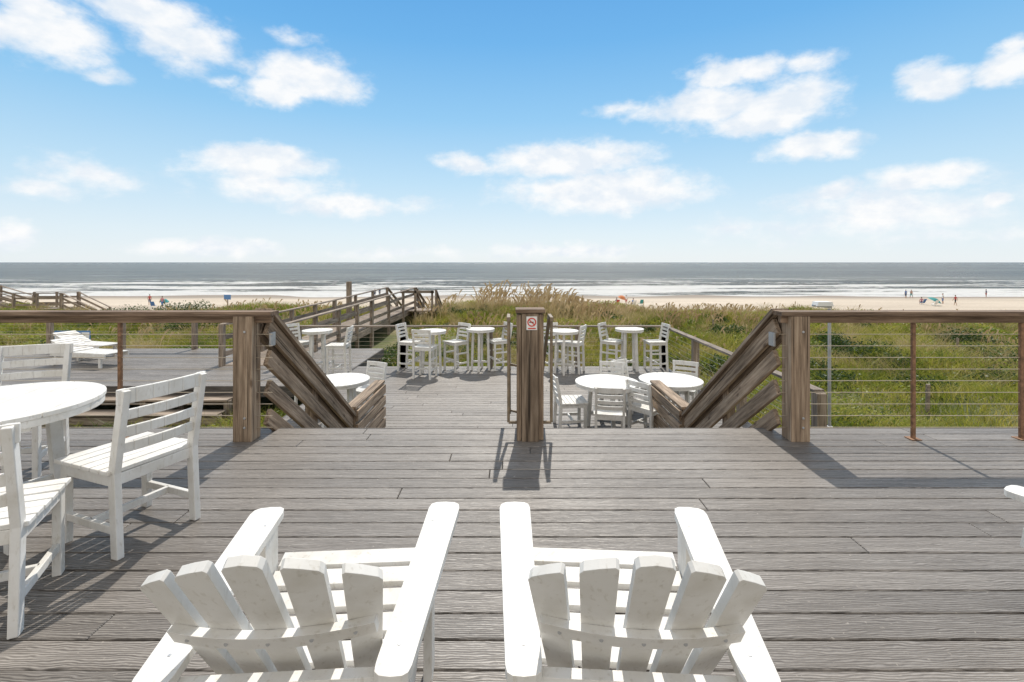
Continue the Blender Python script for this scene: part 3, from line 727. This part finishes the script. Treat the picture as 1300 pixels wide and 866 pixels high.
# ---------------------------------------------------------------- people
SK=plain('skin',(0.42,0.24,0.16),0.6,0,0.05); HR=plain('hair',(0.05,0.03,0.02),0.7)
cl={n:plain('cloth_'+n,c,0.85) for n,c in dict(navy=(0.03,0.05,0.12),red=(0.4,0.06,0.05),teal=(0.05,0.27,0.27),white=(0.7,0.7,0.68),black=(0.03,0.03,0.03),pink=(0.5,0.2,0.22),orange=(0.55,0.2,0.08),blue=(0.08,0.18,0.4)).items()}
def person(name,x,y,rz,top,bottom,pose='stand',hgt=1.72):
    z=float(ground(x,y)); e=bpy.data.objects.new(name,None); e.location=(x,y,z); e.rotation_euler=(0,0,rz); link(e); s_=hgt/1.72
    e.scale=(s_,)*3
    sit=pose=='sit'; hz=0.42 if sit else 0.92; st=0.18 if pose=='walk' else 0.0
    V=[];E=[];R=[]
    def v(p,r,par=None):
        V.append(p);R.append(r)
        if par is not None: E.append((par,len(V)-1))
        return len(V)-1
    pel=v((0,0,hz),0.135); ch=v((0,0.0,hz+0.25),0.12,pel); c2=v((0,0,hz+0.44),0.135,ch); nk=v((0,0,hz+0.56),0.055,c2); v((0,0.01,hz+0.62),0.05,nk)
    for s2 in (-1,1):
        hip=v((s2*0.09,0,hz-0.05),0.095,pel)
        if sit:
            kn=v((s2*0.13,0.42,hz+0.03),0.06,hip); an=v((s2*0.13,0.5,0.07),0.038,kn); v((s2*0.14,0.62,0.035),0.03,an)
        else:
            kn=v((s2*0.1,s2*st*0.8+0.02,0.5),0.06,hip); an=v((s2*0.1,s2*st*1.5-0.02,0.08),0.038,kn); v((s2*0.11,s2*st*1.5+0.12,0.035),0.03,an)
        sh=v((s2*0.18,0,hz+0.47),0.06,c2); el=v((s2*0.25,-0.02-s2*st*0.5,hz+0.2),0.042,sh)
        wr=v((s2*0.25,(0.2 if sit else 0.06)-s2*st,hz-0.02+(0.08 if sit else 0)),0.028,el)
        wp=Vector(V[wr]); pm=v(tuple(wp+Vector((0,0.02,-0.07))),0.03,wr); pp=Vector(V[pm])
        for q,(dy,l) in enumerate(((-0.03,0.06),(-0.01,0.075),(0.01,0.08),(0.03,0.07))):
            a_=v(tuple(pp+Vector((0,dy,-l*0.6))),0.009,pm); v(tuple(pp+Vector((-s2*0.012,dy,-l))),0.008,a_)
        v(tuple(wp+Vector((-s2*0.02,0.05,-0.06))),0.01,wr)
    me=bpy.data.meshes.new('body'); me.from_pydata(V,E,[]); 
    ob=bpy.data.objects.new('body',me); link(ob,e)
    ob.modifiers.new('s','SKIN')
    for i,r in enumerate(R): me.skin_vertices[0].data[i].radius=(r,r*0.8 if r>0.1 else r)
    me.skin_vertices[0].data[0].use_root=True
    su=ob.modifiers.new('ss','SUBSURF'); su.levels=1; su.render_levels=1
    dg=bpy.context.evaluated_depsgraph_get(); m2=bpy.data.meshes.new_from_object(ob.evaluated_get(dg)); ob.modifiers.clear(); ob.data=m2
    m2.materials.clear()
    for mt in (SK,top,bottom): m2.materials.append(mt)
    for p in m2.polygons:
        c=p.center; p.use_smooth=True
        if sit: leg=(c.z<hz+0.08 and c.y<0.3 and abs(c.x)<0.22)
        else: leg=(0.5<c.z<hz+0.06 and abs(c.x)<0.2)
        tor=(hz+0.05<c.z<hz+0.52 and abs(c.x)<0.2) or (c.z>hz+0.33 and c.z<hz+0.54)
        p.material_index=2 if leg else (1 if tor else 0)
    hb=MB(); 
    def ball(c,rx,ry,rz_,mat,zmin=-2):
        vs=[];fs=[];a,b2=12,8
        for i in range(b2+1):
            t=math.pi*i/b2
            for j in range(a):
                u=2*math.pi*j/a; zz=math.cos(t); zz=max(zz,zmin)
                vs.append((c[0]+rx*math.sin(t)*math.cos(u),c[1]+ry*math.sin(t)*math.sin(u),c[2]+rz_*zz))
        for i in range(b2):
            for j in range(a): fs.append((i*a+j,(i+1)*a+j,(i+1)*a+(j+1)%a,i*a+(j+1)%a))
        hb.add(vs,fs,mat)
    hc=(0,0.02,hz+0.71)
    ball(hc,0.075,0.095,0.115,SK); ball((0,-0.005,hc[2]+0.025),0.083,0.098,0.105,HR,-0.35)
    ball((0,0.115,hc[2]-0.015),0.012,0.018,0.022,SK)
    for s2 in (-1,1):
        ball((s2*0.03,0.107,hc[2]+0.01),0.011,0.006,0.007,M_black); ball((s2*0.078,0.02,hc[2]-0.01),0.01,0.02,0.03,SK)
    ball((0,0.105,hc[2]-0.055),0.025,0.006,0.006,cl['red'])
    ho=obj('head',hb.mesh('head'),bev=0,parent=e)
    for p in ho.data.polygons: p.use_smooth=True
    return e
def beach_chair(x,y,rz,mat):
    mb=MB()
    for s_ in (-1,1):
        mb.cyl((s_*0.28,0.3,0),(s_*0.28,-0.25,0.4),0.015,M_signw,6); mb.cyl((s_*0.28,-0.3,0),(s_*0.28,0.28,0.36),0.015,M_signw,6)
        mb.cyl((s_*0.28,-0.2,0.3),(s_*0.28,-0.55,0.95),0.015,M_signw,6)
    mb.beam((0,0.28,0.36),(0,-0.2,0.3),0.54,0.012,mat); mb.beam((0,-0.2,0.31),(0,-0.55,0.95),0.54,0.012,mat)
    obj('beach_chair',mb.mesh('beach_chair'),(x,y,float(ground(x,y))),rz,0)
def umbrella(x,y,mat,r=1.2,h=2.1,tilt=0.0):
    mb=MB(); mb.cyl((0,0,-0.3),(0,0,h),0.022,M_signw,8); n_=8; vs=[(0,0,h)];fs=[]
    for ring,(rr,zz) in enumerate(((0.5,h-0.1),(1.0,h-0.42))):
        for i in range(n_*2):
            t=math.pi*i/n_; q=1.0 if i%2==0 else 0.94
            vs.append((rr*r*q*math.cos(t),rr*r*q*math.sin(t),zz))
    m_=n_*2
    fs=[(0,1+i,1+(i+1)%m_) for i in range(m_)]+[(1+i,1+m_+i,1+m_+(i+1)%m_,1+(i+1)%m_) for i in range(m_)]
    mb.add(vs,fs,mat); o=obj('beach_umbrella',mb.mesh('beach_umbrella'),(x,y,float(ground(x,y))),0.3,0); o.rotation_euler=(tilt,tilt,0)
def P(px,py_ground):
    for Z in np.arange(58,108,0.5):
        x=PX(px,Z); g=float(ground(x,Z))
        if 333+(CH-g)*F/Z<=py_ground: return x,Z
    return PX(px,106),106.0
def pp(px,py,*a,**k):
    x,y=P(px,py); person('person',x,y,*a,**k)
pp(476,377,2.9,cl['black'],cl['navy']); pp(482,377,3.3,cl['navy'],cl['black'])
pp(190,388,0.3,cl['red'],cl['navy']); pp(206,392,1.0,cl['pink'],cl['blue'],'walk')
pp(783,388,0.2,cl['navy'],cl['black'],'sit'); pp(795,387,-0.3,cl['white'],cl['red'],'stand',1.5); pp(804,389,0.4,cl['blue'],cl['navy'],'sit')
pp(1150,379,0.1,cl['blue'],cl['navy']); pp(1157,379,2.0,SK,cl['teal'],'walk'); pp(1170,387,-0.5,cl['pink'],cl['navy'],'sit')
pp(1197,386,1.2,cl['white'],cl['blue']); pp(1213,388,0.2,cl['red'],cl['black'],'walk',1.6); pp(1252,378,0.5,cl['navy'],cl['red'])
for px,py,mt in ((783,388,'red'),(804,389,'white'),(813,388,'teal'),(1170,387,'blue'),(1185,389,'white'),(196,391,'blue')):
    x,y=P(px,py); beach_chair(x,y-0.12,0.2,cl[mt])
x,y=P(787,386); umbrella(x,y,cl['orange'],0.75,1.5,0.3)
x,y=P(1182,388); umbrella(x,y,cl['teal'],0.95,1.3,0.35)
x,y=P(208,391); umbrella(x,y,cl['teal'],0.6,1.4,0.2)
x,y=P(289,392); g=float(ground(x,y)); mb=MB(); mb.box(x-0.06,x+0.06,y-0.05,y+0.05,g-0.3,g+1.9,M_grey); mb.box(x-0.5,x+0.5,y-0.08,y-0.055,g+1.3,g+2.0,M_blue)
obj('beach_sign',mb.mesh('beach_sign'),bev=0)
# ---------------------------------------------------------------- sun and sky
sv=Vector((0.09,0.82,1.07)).normalized()
el=math.asin(sv.z); az=math.atan2(sv.x,sv.y)
sl=bpy.data.lights.new('sun','SUN'); sl.energy=4.3; sl.angle=math.radians(0.53); sl.color=(1.0,0.94,0.85)
so=bpy.data.objects.new('sun',sl); so.rotation_euler=(-sv).to_track_quat('-Z','Y').to_euler(); link(so)
w=bpy.data.worlds.new('World'); scene.world=w; w.use_nodes=True; nt=w.node_tree; bg=nt.nodes['Background']
tc=nd(nt,'ShaderNodeTexCoord').outputs['Generated']
nrmz=nd(nt,'ShaderNodeVectorMath',operation='NORMALIZE'); nt.links.new(tc,nrmz.inputs[0]); D=nrmz.outputs[0]
sp=nd(nt,'ShaderNodeSeparateXYZ'); nt.links.new(D,sp.inputs[0])
azn=mth(nt,'ARCTAN2',sp.outputs[0],sp.outputs[1]); eln=mth(nt,'ARCSINE',sp.outputs[2])
sky=nd(nt,'ShaderNodeTexSky',sky_type='NISHITA'); sky.sun_disc=False; sky.sun_elevation=el; sky.sun_rotation=az
sky.air_density=1.0; sky.dust_density=0.4; sky.ozone_density=2.0
skys=nd(nt,'ShaderNodeVectorMath',operation='SCALE'); skys.inputs[3].default_value=0.09; nt.links.new(sky.outputs[0],skys.inputs[0])
eg=mth(nt,'DIVIDE',eln,1.5708)
grad=ramp(nt,eg,[(0.0,(0.86,0.93,0.97)),(0.035,(0.78,0.90,0.98)),(0.10,(0.55,0.79,0.97)),(0.18,(0.31,0.63,0.94)),(0.27,(0.16,0.48,0.88)),(0.34,(0.11,0.40,0.82)),(0.55,(0.52,0.59,0.69)),(1.0,(0.64,0.66,0.68))])  # top stops lightened above the view, added to lift ambient fill
base=mixc(nt,0.12,grad,skys.outputs[0])
back_fill=mrange(nt,sp.outputs[1],0.15,-0.35)
base=mixc(nt,mth(nt,'MULTIPLY',back_fill,0.9),base,(1.08,1.02,0.94))  # brighter sky added behind the camera, unseen fill for shaded faces
mpz=nd(nt,'ShaderNodeVectorMath',operation='MULTIPLY'); mpz.inputs[1].default_value=(1,1,1.7); nt.links.new(D,mpz.inputs[0])
def nz_(scale,detail,rough):
    n=nd(nt,'ShaderNodeTexNoise'); n.inputs['Scale'].default_value=scale; n.inputs['Detail'].default_value=detail; n.inputs['Roughness'].default_value=rough
    nt.links.new(mpz.outputs[0],n.inputs['Vector']); return n
nz=nz_(6,3,0.5); nzf=nz_(22,6,0.6)
cmb=nd(nt,'ShaderNodeCombineXYZ'); nt.links.new(azn,cmb.inputs[0]); nt.links.new(eln,cmb.inputs[1]); pw=cmb.outputs[0]
for n_,amt in ((nz,(0.05,0.025,0)),(nzf,(0.045,0.028,0))):
    sub=nd(nt,'ShaderNodeVectorMath',operation='SUBTRACT'); nt.links.new(n_.outputs['Color'],sub.inputs[0]); sub.inputs[1].default_value=(0.5,0.5,0.5)
    mul=nd(nt,'ShaderNodeVectorMath',operation='MULTIPLY'); nt.links.new(sub.outputs[0],mul.inputs[0]); mul.inputs[1].default_value=amt
    add=nd(nt,'ShaderNodeVectorMath',operation='ADD'); nt.links.new(pw,add.inputs[0]); nt.links.new(mul.outputs[0],add.inputs[1]); pw=add.outputs[0]
clouds=[(55,38,95,44,1),(30,5,60,30,1),(185,15,75,32,.9),(235,55,85,34,.85),(305,82,40,18,.5),(388,100,85,34,1),(350,115,50,24,.9),(372,50,34,13,.45),(330,208,100,27,1),(350,238,95,24,.65),(440,260,95,18,.75),(110,222,80,26,.65),(50,238,60,15,.45),(15,297,46,18,.8),(265,318,110,15,.7),(130,92,32,11,.4),(290,100,28,11,.5),
(930,92,76,22,1),(995,132,88,38,1),(900,135,105,30,.9),(960,155,90,22,.9),(1035,187,68,20,.95),(1020,80,46,17,.6),(1187,105,55,26,.95),(1280,82,50,26,1),(1290,60,30,18,.7),(720,205,110,26,1),(775,242,115,33,1),(595,208,38,17,.95),(690,240,70,22,.7),(790,138,44,12,.5),(1190,226,95,19,.85),(1110,268,165,34,.6),(1262,255,26,12,.8),(720,320,95,12,.6),(1062,243,32,14,.7),(520,322,120,8,.3),(1000,290,150,18,.35),(1200,300,120,12,.35)]
cur=None
for (cx_,cy_,rx,ry,wt) in clouds:
    a=math.atan((cx_-650)/F); r=math.hypot(F,cx_-650); e_=math.atan((333-cy_)/r)
    ra=rx/F*math.cos(a)**2*1.12; re=ry/r*math.cos(e_)**2*1.12
    s1=nd(nt,'ShaderNodeVectorMath',operation='SUBTRACT'); nt.links.new(pw,s1.inputs[0]); s1.inputs[1].default_value=(a,e_,0)
    s2=nd(nt,'ShaderNodeVectorMath',operation='MULTIPLY'); nt.links.new(s1.outputs[0],s2.inputs[0]); s2.inputs[1].default_value=(1/ra,1/re,0)
    s3=nd(nt,'ShaderNodeVectorMath',operation='LENGTH'); nt.links.new(s2.outputs[0],s3.inputs[0])
    v_=mth(nt,'MULTIPLY_ADD',s3.outputs['Value'],-wt,wt)
    cur=v_ if cur is None else mth(nt,'MAXIMUM',cur,v_)
nz2=nz_(12,10,0.6)
dens=mth(nt,'ADD',mth(nt,'MAXIMUM',cur,-1.0),mth(nt,'MULTIPLY',mth(nt,'SUBTRACT',nz2.outputs['Fac'],0.46),1.4))
cov=mrange(nt,dens,-0.02,0.64)
nz3=nz_(18,5,0.55)
cc=ramp(nt,nz3.outputs['Fac'],[(0.38,(0.82,0.88,0.95)),(0.58,(1.0,1.0,1.0))])
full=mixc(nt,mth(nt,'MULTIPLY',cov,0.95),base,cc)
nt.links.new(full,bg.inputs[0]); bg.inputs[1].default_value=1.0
# ---------------------------------------------------------------- camera
cam=bpy.data.cameras.new('camera'); cam.sensor_width=36; cam.lens=36*F/1300; cam.shift_y=-0.077; cam.clip_start=0.05; cam.clip_end=40000
co=bpy.data.objects.new('camera',cam); co.location=(0,0,CH); co.rotation_euler=(math.pi/2,0,0); link(co); scene.camera=co
scene.view_settings.view_transform='Standard'; scene.view_settings.look='None'; scene.view_settings.exposure=0
